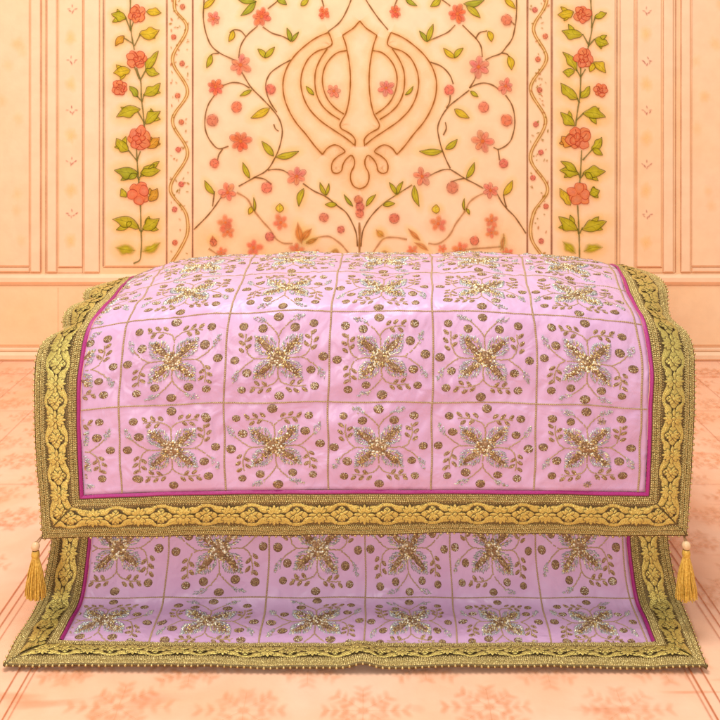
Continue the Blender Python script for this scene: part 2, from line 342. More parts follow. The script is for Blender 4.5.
# --- emblem
CXE = 359.7
em = Paint(on_wall(.0046))
left = [
 [(328.5, 32.5), (318, 37), (305, 46), (293, 58), (287, 68), (283.5, 80), (284, 95), (289, 110), (296, 122), (306, 134), (316, 147), (322.6, 154.2)],
 [(322.6, 154.2), (328, 147.5), (335, 144.6), (341, 147), (345, 151), (338, 156), (333, 161), (331.5, 167), (333, 172), (337.5, 173), (341, 171), (343, 164), (347, 158), (351.5, 155), (354.5, 160), (354, 166), (351, 172), (350.6, 179), (354, 186), (359.7, 188.6)],
 [(328.5, 32.5), (331, 38), (332, 44.5), (327, 48), (318, 51), (310, 57), (304, 67), (301, 80), (303, 95), (309, 108), (320, 120), (334, 130), (346, 138), (354, 144.5)],
 [(354.8, 146), (355, 139), (352, 135), (346, 131), (341, 128), (340, 125), (341.5, 121), (345, 115), (348, 105), (350, 90), (350, 70), (348, 55), (345, 42), (342.5, 35.5)],
 [(342.5, 35.5), (347, 32.5), (353, 28.5), (359.7, 21)],
 [(327.5, 48.5), (320, 60), (316, 70), (315, 82), (317, 95), (322, 105), (330, 113), (340, 119.5)],
 [(347, 50.5), (338, 52.5), (330, 59), (325, 67), (322.5, 78), (324, 90), (329, 101), (336, 108.5), (344, 114)]]
for L_ in left:
    for mir in (0, 1):
        p = [(2*CXE-x if mir else x, y) for x, y in L_]
        em.stroke(p, 14, (255, 214, 146), .34, .95, 0, step=3)
        em.stroke(p, 4.5, (255, 192, 104), .32, .95, 1, step=3)
        em.stroke(p, 1.2, (166, 98, 14), .98, .45, 2)
em.build('sword_emblem', wall)
# --- central painting
st = Paint(on_wall(.0046)); SB = (124, 80, 22)
soft_y = lambda p: np.mean([q[1] for q in p]) > 214
stems = [
 [(204.5, -60), (204.5, 0), (204, 20), (207, 35), (212, 46), (220, 53), (228, 57), (237, 61)], [(219, 53.5), (213, 54), (209, 60)], [(258, 26), (247, 36), (241, 46), (239, 58)], [(268, 9), (278, 1), (290, -12)],
 [(263, 27), (272, 33), (284, 37), (291, 41)], [(246, 36.5), (241, 31), (234, 30), (230, 33)],
 [(242, 72), (252, 88), (262, 98), (274, 111), (279, 118), (282.5, 130), (281, 142), (277, 154), (275, 158), (267, 170), (255, 177), (239, 186)],
 [(250, 88), (243, 84), (233, 82.5), (222, 86)], [(215, 95), (209, 104), (205.5, 118), (206, 130), (211, 141), (219, 148.5), (229, 146)], [(223, 149), (219, 155), (218, 160)],
 [(291, 60), (280, 66), (270, 74), (266, 84), (267, 93), (271, 103), (277, 112)], [(268, 170), (275, 169), (283, 170), (290, 174)], [(254, 177), (265, 179), (272, 184)],
 [(237, 192), (248, 199), (253, 208), (263, 221), (271, 230), (276, 238), (283, 242.5), (293, 243)], [(223, 195), (210, 213), (194.5, 229)], [(215, 191), (213, 206)],
 [(303, 183), (313, 190), (327, 197), (337, 205), (346, 212), (352, 222), (356, 232), (357.5, 246)], [(361, 246), (363, 230), (368, 220), (376, 210), (385, 202), (397, 194), (412, 184.5)],
 [(306, 242), (318, 237), (329, 236), (339, 242), (352, 257)], [(407, 239), (395, 237), (384, 238), (377, 246), (370, 257)], [(274, 124), (276, 129), (279, 131)],
 [(516, -60), (516, 0), (516, 12), (514.5, 27), (511, 40), (505, 48), (501, 53), (491, 57), (485, 60)], [(501, 53), (507, 54.5), (510, 60)], [(462, 25), (470, 33), (476, 39), (480, 45), (482, 57)], [(455, 25), (448, 32), (440, 36), (428, 41)],
 [(475, 39), (479, 33), (487, 31)], [(477, 72), (474, 80), (469, 88)], [(469, 88), (476, 84.5), (484, 83), (492, 85), (498, 89)], [(469, 90), (460, 97), (448, 107), (441, 117), (437.5, 127), (439, 139), (442, 150), (446, 160), (450, 168)],
 [(505, 95), (511, 104), (514, 116), (513, 132), (509, 142), (503, 147), (497, 149), (493, 147)], [(497.5, 149), (498.5, 155), (499, 160)], [(430, 62), (442, 67), (450, 76), (453, 84)], [(450, 95), (449, 103), (446, 108)],
 [(450, 169), (443, 169.5), (436, 172), (430, 175)], [(450, 169), (458, 174), (465, 178.5), (474, 183), (483, 188)], [(464, 178), (455, 180), (450, 182)],
 [(483, 193), (475, 197), (469, 202), (465, 210), (460, 217), (455, 224), (451, 232), (445, 239), (437, 243.5), (428, 243)], [(497, 194), (502, 203), (507, 209), (514, 216), (519, 223), (525.5, 233)], [(506, 207), (504, 200), (503, 194)],
 [(430, -8), (442, 0), (450, 6)], [(394, 7), (396, 2), (399, -6)], [(324, 7), (321, -4)], [(355, -14), (351, 0), (347, 10), (340, 22), (328, 32)], [(362, -12), (366, 0), (371, 8), (378, 18), (388, 30)], [(443, 135), (446, 128), (445, 122)],
 [(514, 25), (511, 22), (509, 21)], [(500, 250), (504, 240), (503, 233)], [(430, 257), (440, 256), (452, 252), (501, 246)], [(209, 248), (225, 258), (240, 264)]]
for p in stems:
    b = soft_y(p)
    st.stroke(p, 1.8 if b else 1.35, (176, 112, 52) if b else SB, .62 if b else .88, .9 if b else .6, 1)
    st.stroke(p, 5, (255, 206, 120), .22, .95, 0, step=3)
for k in range(26): st.ell(random.uniform(200, 520), random.uniform(226, 275), random.uniform(18, 40), random.uniform(10, 20), (255, 214, 140), random.uniform(.05, .12), .9, 0, random.uniform(-.3, .3), 12, jit=.25)  # soft ochre ellipses: warm glow at the panel's foot put into the paint
st.stroke([(359.3, 222), (359.6, 240), (359, 262)], 2.6, (168, 110, 32), .8, .7, 1)
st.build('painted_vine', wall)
lf = Paint(on_wall(.0050)); YL = (220, 182, 22); OL = (194, 176, 16); GR = (166, 164, 20)
for b, t, w_, c in [
 ((204, 9), (216, -1), 6, YL), ((256, 1), (241, 16), 6.5, GR), ((238, -1), (257, 2), 6, GR), ((234, 30.5), (229, 42), 5.5, YL), ((212, 54.5), (207, 68), 5.5, OL), ((266, 58), (258, 49), 5.5, OL), ((265, 58), (275, 47), 5.5, OL),
 ((252, 90), (240, 96), 4, OL), ((270, 108), (251, 118), 7.5, YL), ((274, 156), (262, 141), 6.5, OL), ((276, 157), (299, 151), 6.5, OL), ((250, 178), (243, 162), 5, OL), ((215, 194), (205, 180), 5.5, OL), ((252, 206), (249, 214), 5, YL), ((255, 211), (254, 197), 2.4, OL),
 ((280, 212), (280, 203), 8, (238, 196, 40)), ((304, 188), (299, 206), 6, OL), ((326, 195), (320, 182), 4, OL), ((326, 195), (329, 183), 3, OL), ((337, 204), (325, 204), 5, OL), ((353, 206), (344, 194), 3.2, GR), ((291, 42), (287, 28), 4.5, GR), ((292, 42), (299, 32), 3.4, GR),
 ((277, -1), (287, 5), 6, GR), ((301, 6), (309, -1), 5.5, OL), ((314, 95), (306, 86), 4, OL), ((440, -2), (430, 7), 6.5, OL), ((463, 4), (484, 0), 6.5, GR), ((466, 6), (480, 18), 6.5, OL), ((504, -1), (515, 9), 5.5, YL), ((488, 31), (491, 42), 6, YL), ((508, 56), (511, 70), 7, YL),
 ((455, 58), (443, 48), 5.5, YL), ((454, 58), (463, 48), 5.5, OL), ((470, 91), (478, 97), 4, OL), ((454, 109), (469, 118), 7, YL), ((445, 149), (457, 139), 6, OL), ((442, 151), (419, 151), 6.5, OL), ((466, 178), (474, 162), 5.5, OL), ((503, 195), (512, 180), 6.5, YL), ((464, 210), (464, 198), 2.4, OL),
 ((466, 208), (469, 214), 3, OL), ((436, 213), (436, 204), 8, (240, 198, 44)), ((414, 185), (419, 206), 6, OL), ((396, 194), (389, 182), 4.2, OL), ((397, 194), (403, 181), 4.2, OL), ((383, 205), (395, 203), 5, OL), ((366, 206), (376, 194), 4.4, OL), ((427, 42), (419, 31), 4.4, GR), ((427, 42), (433, 24), 5.5, OL),
 ((405, 95), (413, 86), 3, OL), ((405, -2), (417, 6), 4.5, GR)]:
    lf.leaf(b, t, w_, c, lobes=False)
for b, t, w_, c in [((302, 243), (298, 222), 8, (232, 140, 60)), ((302, 240), (312, 228), 7, (222, 136, 56)), ((306, 243), (318, 238), 5, (206, 138, 52)), ((420, 240), (408, 228), 5, (226, 140, 66)), ((428, 250), (414, 242), 5, (232, 150, 80)), ((384, 236), (376, 229), 7, (226, 160, 60)), ((340, 253), (330, 252), 8, (200, 140, 60)), ((380, 254), (390, 253), 8, (204, 146, 60)), ((214, 244), (213, 235), 6, (236, 130, 76)), ((503, 236), (503, 250), 4, (226, 150, 80))]:
    lf.leaf(b, t, w_, c, 1, False)
lf.build('painted_leaf', wall)
fw = Paint(on_wall(.0056))
for x, y, r, k in [(262, 17, 9.5, 'f'), (214, 19, 7, 'p'), (241, 65, 10.5, 'p'), (216, 87, 8, 'f'), (237, 107, 6, 'b'), (213, 120, 6.5, 'b'), (241, 141, 10.5, 'f'), (215, 163, 5, 'b'), (271, 89, 5.5, 'b'), (297, 176, 9.5, 'p'), (267, 187, 6, 'b'), (228, 192, 9, 'p'), (324, 13, 6, 'f'), (334, 91, 7.5, 'p'), (386, 88, 8, 'p'), (395, 12, 6.5, 'f'),
                   (457, 14, 10, 'f'), (506, 20, 6, 'b'), (478, 67, 10.5, 'p'), (505, 86, 8, 'p'), (449, 90, 5.5, 'b'), (483, 107, 5.8, 'b'), (506, 120, 6.5, 'b'), (482, 141, 11, 'p'), (503, 163, 5, 'b'), (422, 176, 9.5, 'p'), (452, 187, 6.5, 'b'), (490, 190, 8.5, 'p'),
                   (226, 222, 8, 's'), (228, 231, 8, 's'), (281, 222, 9, 's'), (254, 247, 9, 's'), (491, 220, 8, 's'), (491, 232, 7, 's'), (438, 223, 9, 's'), (460, 248, 8, 's'), (324, 217, 5, 'b'), (394, 218, 5.6, 'b'), (341, 229, 4, 'b'), (297, 250, 8, 's'),
                   (222, 252, 6, 's'), (270, 236, 5, 'b'), (317, 254, 6, 's'), (412, 250, 6, 's'), (474, 240, 5, 'b'), (507, 252, 6, 's'), (214, 242, 4, 'b'), (442, 248, 5, 's'), (358.5, 199, 4.6, 'b'), (360, 206, 5, 'b'), (359.5, 213, 4.6, 'b')]:
    fw.flower(x, y, r, k)
fw.build('painted_blossom', wall)
# --- rose vine panels
for side in (0, 1):
    v = Paint(on_wall(.0040)); SG = (122, 116, 50)
    if side == 0:
        S = [[(131, -60), (131, 0), (131, 25), (133, 40), (135, 50)], [(137, 68), (141, 80), (142, 98), (144, 115), (145, 128)], [(137, 148), (138, 165), (139.5, 183)], [(141, 203), (141.5, 225), (141.5, 252), (140, 260), (134, 263)], [(126, 17), (131, 30)], [(134, 22), (131, 31)], [(123, 37), (134, 44)], [(141, 34), (135, 46)],
             [(135, 67), (140, 79)], [(147, 69), (141, 80)], [(136, 94), (142, 101)], [(145, 94), (142.5, 102)], [(137, 109), (145, 123)], [(129, 150), (138, 161)], [(141, 151), (138, 159)], [(136, 173), (140, 180)], [(144, 171), (140, 178)], [(138, 224), (141, 231)], [(146, 226), (141.5, 232)]]
        R = [(138, 14, 9), (137, 59, 10), (120, 88, 8), (140, 138, 12), (139.5, 193, 11.5)]
        Lv = [((127, 19), (112, 14), 9, OL), ((147, 12), (162, 13), 8, YL), ((125, 36), (116, 46), 7, (222, 156, 30)), ((140, 34), (160, 30), 12, YL), ((131, 70), (114, 73), 10, YL), ((146, 71), (159, 51), 8, OL), ((146, 69), (160, 74), 8, OL), ((138, 97), (130, 86), 6.5, GR), ((144, 95), (161, 83), 10, OL), ((141, 109), (117, 117), 11, OL), ((146, 124), (161, 111), 10, OL),
              ((129, 151), (117, 138), 10, OL), ((148, 148), (160, 137), 9, (222, 150, 30)), ((139, 173), (115, 170), 11, GR), ((138, 174), (129, 179), 6, GR), ((141, 176), (160, 161), 8, OL), ((141, 173), (161, 170), 9, OL), ((127, 197), (122, 188), 6.5, OL), ((150, 201), (158, 188), 9, (214, 150, 30)), ((140, 228), (113, 219), 11, OL), ((132, 221), (128, 227), 5, OL), ((143, 229), (160, 218), 11, OL), ((136, 250), (116, 247), 11, OL), ((143, 251), (161, 242), 9, OL)]
    else:
        S = [[(590, -60), (590, 0), (591, 20), (591, 30), (588, 45), (586.5, 52)], [(580, 66), (580, 80), (579, 98), (577, 110), (575, 126)], [(581, 150), (580, 170), (579, 184)], [(577, 205), (578.5, 235), (579, 264)], [(595, 16), (591, 28)], [(582, 34), (588, 45)], [(594, 39), (587, 47)], [(575, 68), (580, 77)], [(585, 69), (580, 77)], [(576, 97), (579, 103)], [(583, 113), (576, 120)], [(591, 150), (582, 160)], [(577, 172), (580, 178)], [(584, 172), (580, 178)], [(577, 228), (578, 234)], [(582, 227), (579, 233)]]
        R = [(582, 14.5, 9), (583, 58, 10), (600, 90, 7), (578, 138, 12.5), (578.5, 194, 11.5)]
        Lv = [((573, 12), (557, 15), 9, YL), ((594, 18), (606, 13), 6.5, OL), ((582, 35), (561, 31), 10, OL), ((594, 39), (608, 44), 9, OL), ((576, 71), (562, 52), 8, OL), ((574, 71), (562, 72), 8, OL), ((593, 62), (605, 73), 8.5, YL), ((593, 63), (589, 72), 6, YL), ((577, 99), (560, 83), 10, OL), ((580, 98), (589, 86), 7.5, OL), ((574, 126), (560, 112), 9, OL), ((582, 113), (605, 117), 11, OL),
              ((571, 146), (561, 136), 10, (238, 150, 50)), ((591, 150), (601, 137), 8, OL), ((592, 148), (602, 155), 6, OL), ((578, 174), (559, 170), 10, OL), ((576, 172), (560, 161), 7, OL), ((582, 173), (605, 171), 11, OL), ((585, 172), (592, 179), 6, OL), ((570, 205), (559, 188), 8, YL), ((589, 194), (599, 190), 9, OL), ((577, 230), (558, 216), 11, OL), ((581, 229), (606, 221), 11, OL), ((575, 253), (562, 241), 9, OL), ((583, 251), (602, 247), 9, OL)]
    for p in S: v.stroke(p, 1.5, SG, .85, .6, 1); v.stroke(p, 6, (255, 214, 130), .25, .95, 0, step=4)
    for b, t, w_, c in Lv: v.leaf(b, t, w_, c, 1 if b[1] > 245 else 0)
    for x, y, r in R: v.flower(x, y, r, 'r')
    v.build('painted_rose_vine', wall)
    z = Paint(on_wall(.0042)); GO = (182, 128, 44)
    pts = [(175, -40), (175, 0), (175, 8), (187, 25), (173, 60), (188, 92), (173, 120), (188, 152), (171, 190), (187, 215), (188, 232), (181, 248), (172, 262)] if side == 0 else [(545, -36), (545, 5), (533, 28), (546, 58), (530, 88), (545, 120), (530, 158), (547, 190), (533, 213), (531, 238), (542, 256)]
    for o in (-1.2, 1.2): z.stroke([(x+o, y) for x, y in pts], .95, GO, .85, .6, 1)
    z.stroke(pts, 4, (255, 214, 130), .6, .8, 0, step=3)
    x0 = 180 if side == 0 else 539
    for k in range(9):
        yy = 6+k*29+random.uniform(-5, 5); lx = float(np.interp(yy, [q[1] for q in pts], [q[0] for q in pts])); sx = lx+(8 if lx < x0 else -8)
        z.flower(sx, yy, 2.9, 'b')
    for k in range(75):
        yy = random.uniform(0, 262); z.ell(x0+random.uniform(-9, 9), yy, random.uniform(.9, 2.2), random.uniform(.6, 1.2), random.choice([(186, 136, 30), (204, 130, 60), (166, 132, 24)]), random.uniform(.4, .85), .5, 1, random.uniform(0, 3), 8)
    z.build('painted_scroll', wall)
child_fix(wall)
# ---------------------------------------------------------------- cloth surfaces
class Cloth:
    def __init__(s, rows, ucut, left, right, bot, wav, seed): 
        s.r = np.array(rows, float).T; s.uk, s.ak = np.array(ucut, float).T; s.L = np.array(left, float).T; s.R = np.array(right, float).T; s.B = bot; s.wav = wav; s.k0 = seed
        s.uL, s.uR = s.uk[0], s.uk[-1]; s.v0 = s.r[0][0]; s.v1 = s.r[0][-1]
    def px(s, u, v):
        r = s.r; g = [hermite(r[0], r[i], v) for i in range(1, 10)]; xl, yl, zl, yc, zc, xr, yr, zr, p = g
        a = hermite(s.uk, s.ak, u); q = np.abs(2*a-1)**np.clip(p, 1.5, 8); lf_ = a < .5
        return xl+(xr-xl)*a, yc+(np.where(lf_, yl, yr)-yc)*q, zc+(np.where(lf_, zl, zr)-zc)*q
    def base(s, u, v): return unproj(*s.px(u, v))
    def disp(s, u, v):
        fu = np.abs(np.sin(math.pi*u)); fv = np.abs(np.sin(math.pi*v)); ed = np.clip(np.minimum(np.minimum(u-s.uL, s.uR-u), v-s.v0+.02)/.12, 0, 1)
        return (.0018*(fu*fv)**.4+.0015*wob(u, v, 5.5, 7, s.k0)+.0010*wob(u*1.6, v, 15, 7, s.k0+9)*s.wav)*ed
    def pink(s, u, v, h=0, d=True):
        e = 2e-3; P = s.base(u, v); n = np.cross(s.base(u+e, v)-P, s.base(u, v+e)-P); n /= np.linalg.norm(n, axis=-1, keepdims=True)+1e-12
        return P+n*((np.asarray(h)+(s.disp(u, v) if d else 0))[..., None])
    # side border: v along, w across (0 inner .. 1 outer); bottom border: t across in photo columns, w down
    def _side(s, sd, v, w_):
        A = s.L if sd < 0 else s.R; u = s.uL if sd < 0 else s.uR; vv = np.asarray(v, float)
        I = s.base(np.full_like(vv, u), vv); O = unproj(*(hermite(A[0], A[i], vv) for i in (1, 2, 3)))
        w2 = .085+np.asarray(w_)*.915
        return I*(1-w2)[..., None]+O*w2[..., None]
    def _bot(s, sd, t, w_):
        b = s.B; a = (t-b['xl'])/(b['xr']-b['xl']); u = np.interp(a, s.ak, s.uk)
        x, y, z = s.px(u, np.full_like(u, s.v0)); yo = hermite(b['x'], b['y'], t)+.7*np.sin(t*.021+1)+.5*np.sin(t*.053); zo = hermite(b['x'], b['z'], t)
        w2 = (.085 if b['pipe'] else .02)+np.asarray(w_)*(.915 if b['pipe'] else .98)
        P = unproj(t, y, z)*(1-w2)[..., None]+unproj(t, yo, zo)*w2[..., None]
        if b.get('bump'): P = P+np.array([0, 0, 1])*(b['bump']*np.exp(-((t-362)/13.)**2)*(.35+.65*w2))[..., None]
        return P
    def border(s, sd, a, w_, h=0):
        f = s._bot if sd == 0 else s._side; e = .5 if sd == 0 else .004; a, w_ = np.broadcast_arrays(np.asarray(a, float), np.asarray(w_, float))
        P = f(sd, a, w_); da = f(sd, a+e, w_)-P; dw = f(sd, a, w_+.01)-P
        n = np.cross(dw, da) if sd >= 0 else np.cross(da, dw)
        n = n/(np.linalg.norm(n, axis=-1, keepdims=True)+1e-12)
        hh = np.asarray(h)+.0022*np.sin(math.pi*np.clip(w_, 0, 1))+.0006*wob(a*(.01 if sd == 0 else 1), w_*.5, 9, 6, s.k0+3)
        return P+n*hh[..., None]
    def lim(s, sd, w_):
        # mitre: (low, high) bound of the along coordinate at w
        b = s.B; k0 = .02 if (sd == 0 and not b['pipe']) else .085; w2 = k0+np.asarray(w_)*(1-k0)
        if sd == 0: return b['cl']+(b['ol']-b['cl'])*w2, b['cr']+(b['or']-b['cr'])*w2
        return s.v0+(b['vo']-s.v0)*w2, np.full_like(w2, s.L[0][-1])
def grid(fn, A, B, m, name, parent, uvs=None, mats=None):
    U, W = np.meshgrid(A, B, indexing='ij'); P = fn(U, W); n, k = U.shape
    idx = np.arange(n*k).reshape(n, k); q = np.stack([idx[:-1, :-1], idx[1:, :-1], idx[1:, 1:], idx[:-1, 1:]], -1).reshape(-1, 4)
    return P.reshape(-1, 3), q, np.stack([U, W], -1).reshape(-1, 2)
# ---- little raised stitches, beads and sequins, all in surface coordinates (a, b, height)
def domes(ctr, ax, ay, rot, hh, h0=0.0, tilt=None, n=8):
    """ctr (N,2); half axes and heights per dome -> (N*K,3) coordinates and faces"""
    ctr = np.asarray(ctr, float).reshape(-1, 2); M = len(ctr)
    ax, ay, rot, hh, h0 = (np.broadcast_to(np.asarray(q, float), (M,)) for q in (ax, ay, rot, hh, h0))
    t = np.arange(n)*2*math.pi/n; ring = np.concatenate([np.stack([np.cos(t), np.sin(t), 0*t], 1), np.stack([.72*np.cos(t+.3), .72*np.sin(t+.3), 0*t+.72], 1), [[0, 0, 1]]])
    K = 2*n+1; X = ring[None, :, 0]*ax[:, None]; Y = ring[None, :, 1]*ay[:, None]; c, s_ = np.cos(rot)[:, None], np.sin(rot)[:, None]
    Hh = h0[:, None]+ring[None, :, 2]*hh[:, None]
    if tilt is not None: Hh = Hh+(X*tilt[:, :1]+Y*tilt[:, 1:])
    out = np.stack([ctr[:, :1]+X*c-Y*s_, ctr[:, 1:]+X*s_+Y*c, Hh], -1)
    f = [(i, (i+1) % n, n+(i+1) % n, n+i) for i in range(n)]; f3 = [(n+i, n+(i+1) % n, 2*n) for i in range(n)]
    base = (np.arange(M)*K)[:, None, None]
    return out.reshape(-1, 3), [tuple(q) for q in (np.array(f)[None]+base).reshape(-1, 4)]+[tuple(q) for q in (np.array(f3)[None]+base).reshape(-1, 3)]
class Bits:
    def __init__(s, mats): s.P = []; s.F = []; s.M = []; s.n = 0; s.mats = mats
    def add(s, coords, faces, m):
        s.P.append(coords); s.F += [tuple(i+s.n for i in f) for f in faces]; s.M += [s.mats.index(m)]*len(faces); s.n += len(coords)
    def build(s, fn, name, parent):
        if not s.P: return None
        c = np.concatenate(s.P); return mesh_obj(name, fn(c[:, 0], c[:, 1], c[:, 2]), s.F, s.mats, parent, s.M)
MM = [M_THREAD, M_DARK, M_COPPER, M_BEAD, M_SEQ, M_SILVER, M_GOLD2]
T = .1        # metres per tile, to turn heights into metres: heights are given in metres directly
def motif_items(rng):
    """one embroidered square, as lists of (kind, ctr, ax, ay, rot, h)"""
    it = []
    def ln(pts, m=M_THREAD, wd=.0082):
        p = smooth_line(np.array(pts)*1000, 15)/1000; d = np.diff(p, axis=0); mid = (p[1:]+p[:-1])/2
        for q, e in zip(mid, d): it.append((m, q, .0115, wd, math.atan2(e[1], e[0])+rng.uniform(-.35, .35), .0006))
    def disc(x, y, r=.043):
        x += rng.uniform(-.008, .008); y += rng.uniform(-.008, .008); r *= rng.uniform(.93, 1.07)
        it.append((M_DARK, (x, y), r*1.0, r*1.0, 0, .0007))
        bright = rng.rand() < .22
        for k in range(30):
            q = r*.80*math.sqrt((k+.5)/30); a = k*2.39996+rng.uniform(-.2, .2); z = rng.rand()
            m_ = M_SEQ if z < (.5 if bright else .07) else M_THREAD if z < .5 else M_COPPER if z < .8 else M_BEAD
            it.append((m_, (x+q*math.cos(a), y+q*math.sin(a)), r*.165, r*.14, a, .0011, rng.uniform(-.01, .01, 2)))
    def leaflet(x, y, a, L=.034):
        it.append((M_COPPER, (x, y), L*1.0, L*.56, a, .0004))
        for k in range(9):
            q = rng.uniform(-.85, .85); s_ = rng.uniform(-1, 1)*.42*(1-q*q)
            it.append((M_THREAD if rng.rand() < .72 else M_BEAD if rng.rand() < .5 else M_COPPER, (x+L*(q*math.cos(a)-s_*math.sin(a)), y+L*(q*math.sin(a)+s_*math.cos(a))), L*.28, L*.20, a+rng.uniform(-.5, .5), .0011, rng.uniform(-.01, .01, 2)))
    def silver_leaf(x, y, a, L=.066):
        for k in range(34):
            q = rng.uniform(-1, 1); s_ = rng.uniform(-1, 1)*.46*(1-abs(q)**1.6)
            it.append((M_SILVER if rng.rand() < .8 else M_THREAD if rng.rand() < .5 else M_SEQ, (x+L*(q*math.cos(a)-s_*math.sin(a)), y+L*(q*math.sin(a)+s_*math.cos(a))), .0125, .0062, a+(.6 if s_ > 0 else -.6)+rng.uniform(-.3, .3), .0013, rng.uniform(-.02, .02, 2)))
    def spray(R, sgn):
        # R maps (along arm, sideways) to the square; sgn = side
        ln([R(.21, 0), R(.255, .03*sgn), R(.285, .09*sgn), R(.30, .16*sgn), R(.295, .245*sgn)])
        for k, (a_, b_) in enumerate(((.328, .09), (.262, .125), (.338, .16), (.262, .195), (.332, .235))):
            p = R(a_+rng.uniform(-.008, .008), b_*sgn); q = R(a_+(.05 if a_ > .3 else -.05), (b_+.045)*sgn)
            leaflet(p[0], p[1], math.atan2(q[1]-p[1], q[0]-p[0]))
        d = R(.315, .325*sgn); disc(*d)
    def twig(R, sgn):
        ln([R(.21, 0), R(.25, .025*sgn), R(.31, .075*sgn), R(.355, .125*sgn)])
        p = R(.385, .175*sgn); q = R(.42, .26*sgn); silver_leaf(p[0], p[1], math.atan2(q[1]-p[1], q[0]-p[0])); disc(*R(.285, .145*sgn), .046)
    rots = [lambda a, b: (b, a), lambda a, b: (-b, -a), lambda a, b: (-a, b), lambda a, b: (a, b)]
    kinds = [(0, 0), (1, 1), (1, 0), (1, 0)] if rng.rand() < .6 else [tuple(rng.randint(0, 2, 2)) for _ in range(4)]
    for i, R in enumerate(rots):
        ln([R(.06, 0), R(.14, .004), R(.21, 0)]); disc(*R(.40, 0), .05 if i < 2 else .047)
        for kd, sg in zip(kinds[i], (1, -1)): (twig if kd else spray)(R, sg)
    for k in range(4):
        a = math.pi/4+k*math.pi/2+rng.uniform(-.05, .05); ca, sa = math.cos(a), math.sin(a); bright = rng.rand() < .5
        pt_ = lambda r, s_: (r*ca-s_*sa, r*sa+s_*ca)
        for s_ in (-1, 1):
            for j in range(14):
                f = j/13; r = .075+.215*f; wd = .080*math.sin(math.pi*min(1, f*.92+.12))**.8
                it.append((M_SILVER if rng.rand() < .82 else M_SEQ, pt_(r+rng.uniform(-.006, .006), s_*wd*rng.uniform(.9, 1.08)), .0225, .0075, a+s_*(.8+rng.uniform(-.3, .3)), .0016, rng.uniform(-.015, .015, 2)))
                it.append((M_SILVER if rng.rand() < .55 else M_BEAD if rng.rand() < .6 else M_THREAD, pt_(r+rng.uniform(-.008, .008), s_*wd*rng.uniform(.5, .78)), .0145, .0085, a+s_*.6, .0018, rng.uniform(-.02, .02, 2)))
        it.append((M_SILVER, pt_(.30, 0), .016, .007, a, .0014))
        for j in range(20):
            r = .07+.18*rng.rand()
            it.append((M_COPPER if rng.rand() < .38 else M_DARK if rng.rand() < .15 else M_BEAD if rng.rand() < .5 else M_SEQ if bright else M_THREAD, pt_(r, rng.uniform(-.028, .028)), .015, .011, rng.uniform(0, 3), .0021, rng.uniform(-.03, .03, 2)))
        it.append((M_COPPER, pt_(.155, 0), .085, .034, a, .0009)); it.append((M_COPPER, pt_(.21, 0), .05, .021, a, .0008))
        for j in range(16):
            q = rng.rand(); it.append((M_THREAD if rng.rand() < .6 else M_COPPER if rng.rand() < .5 else M_SEQ, pt_(.08+.19*q, rng.uniform(-1, 1)*.036*(1-.5*q)), .014, .011, rng.uniform(0, 3), .0016, rng.uniform(-.02, .02, 2)))
    for k in range(52):
        a = rng.uniform(0, 6.3); r = .10*math.sqrt(rng.rand())
        it.append((M_BEAD if rng.rand() < .25 else M_SEQ if rng.rand() < .5 else M_COPPER if rng.rand() < .4 else M_THREAD, (r*math.cos(a), r*math.sin(a)), .0165, .0135, rng.uniform(0, 3), .0021, rng.uniform(-.045, .045, 2)))
    for k in range(9):
        a = k*.7+rng.uniform(-.2, .2); r = .055+.03*(k % 2)
        it.append((M_SEQ if rng.rand() < .5 else M_THREAD if rng.rand() < .5 else M_COPPER, (r*math.cos(a), r*math.sin(a)), .024, .020, rng.uniform(0, 3), .0017, rng.uniform(-.03, .03, 2)))
    it.append((M_COPPER, (0, 0), .085, .085, 0, .0010)); it.append((M_COPPER, (0, 0), .02, .02, 0, .0026))
    return it
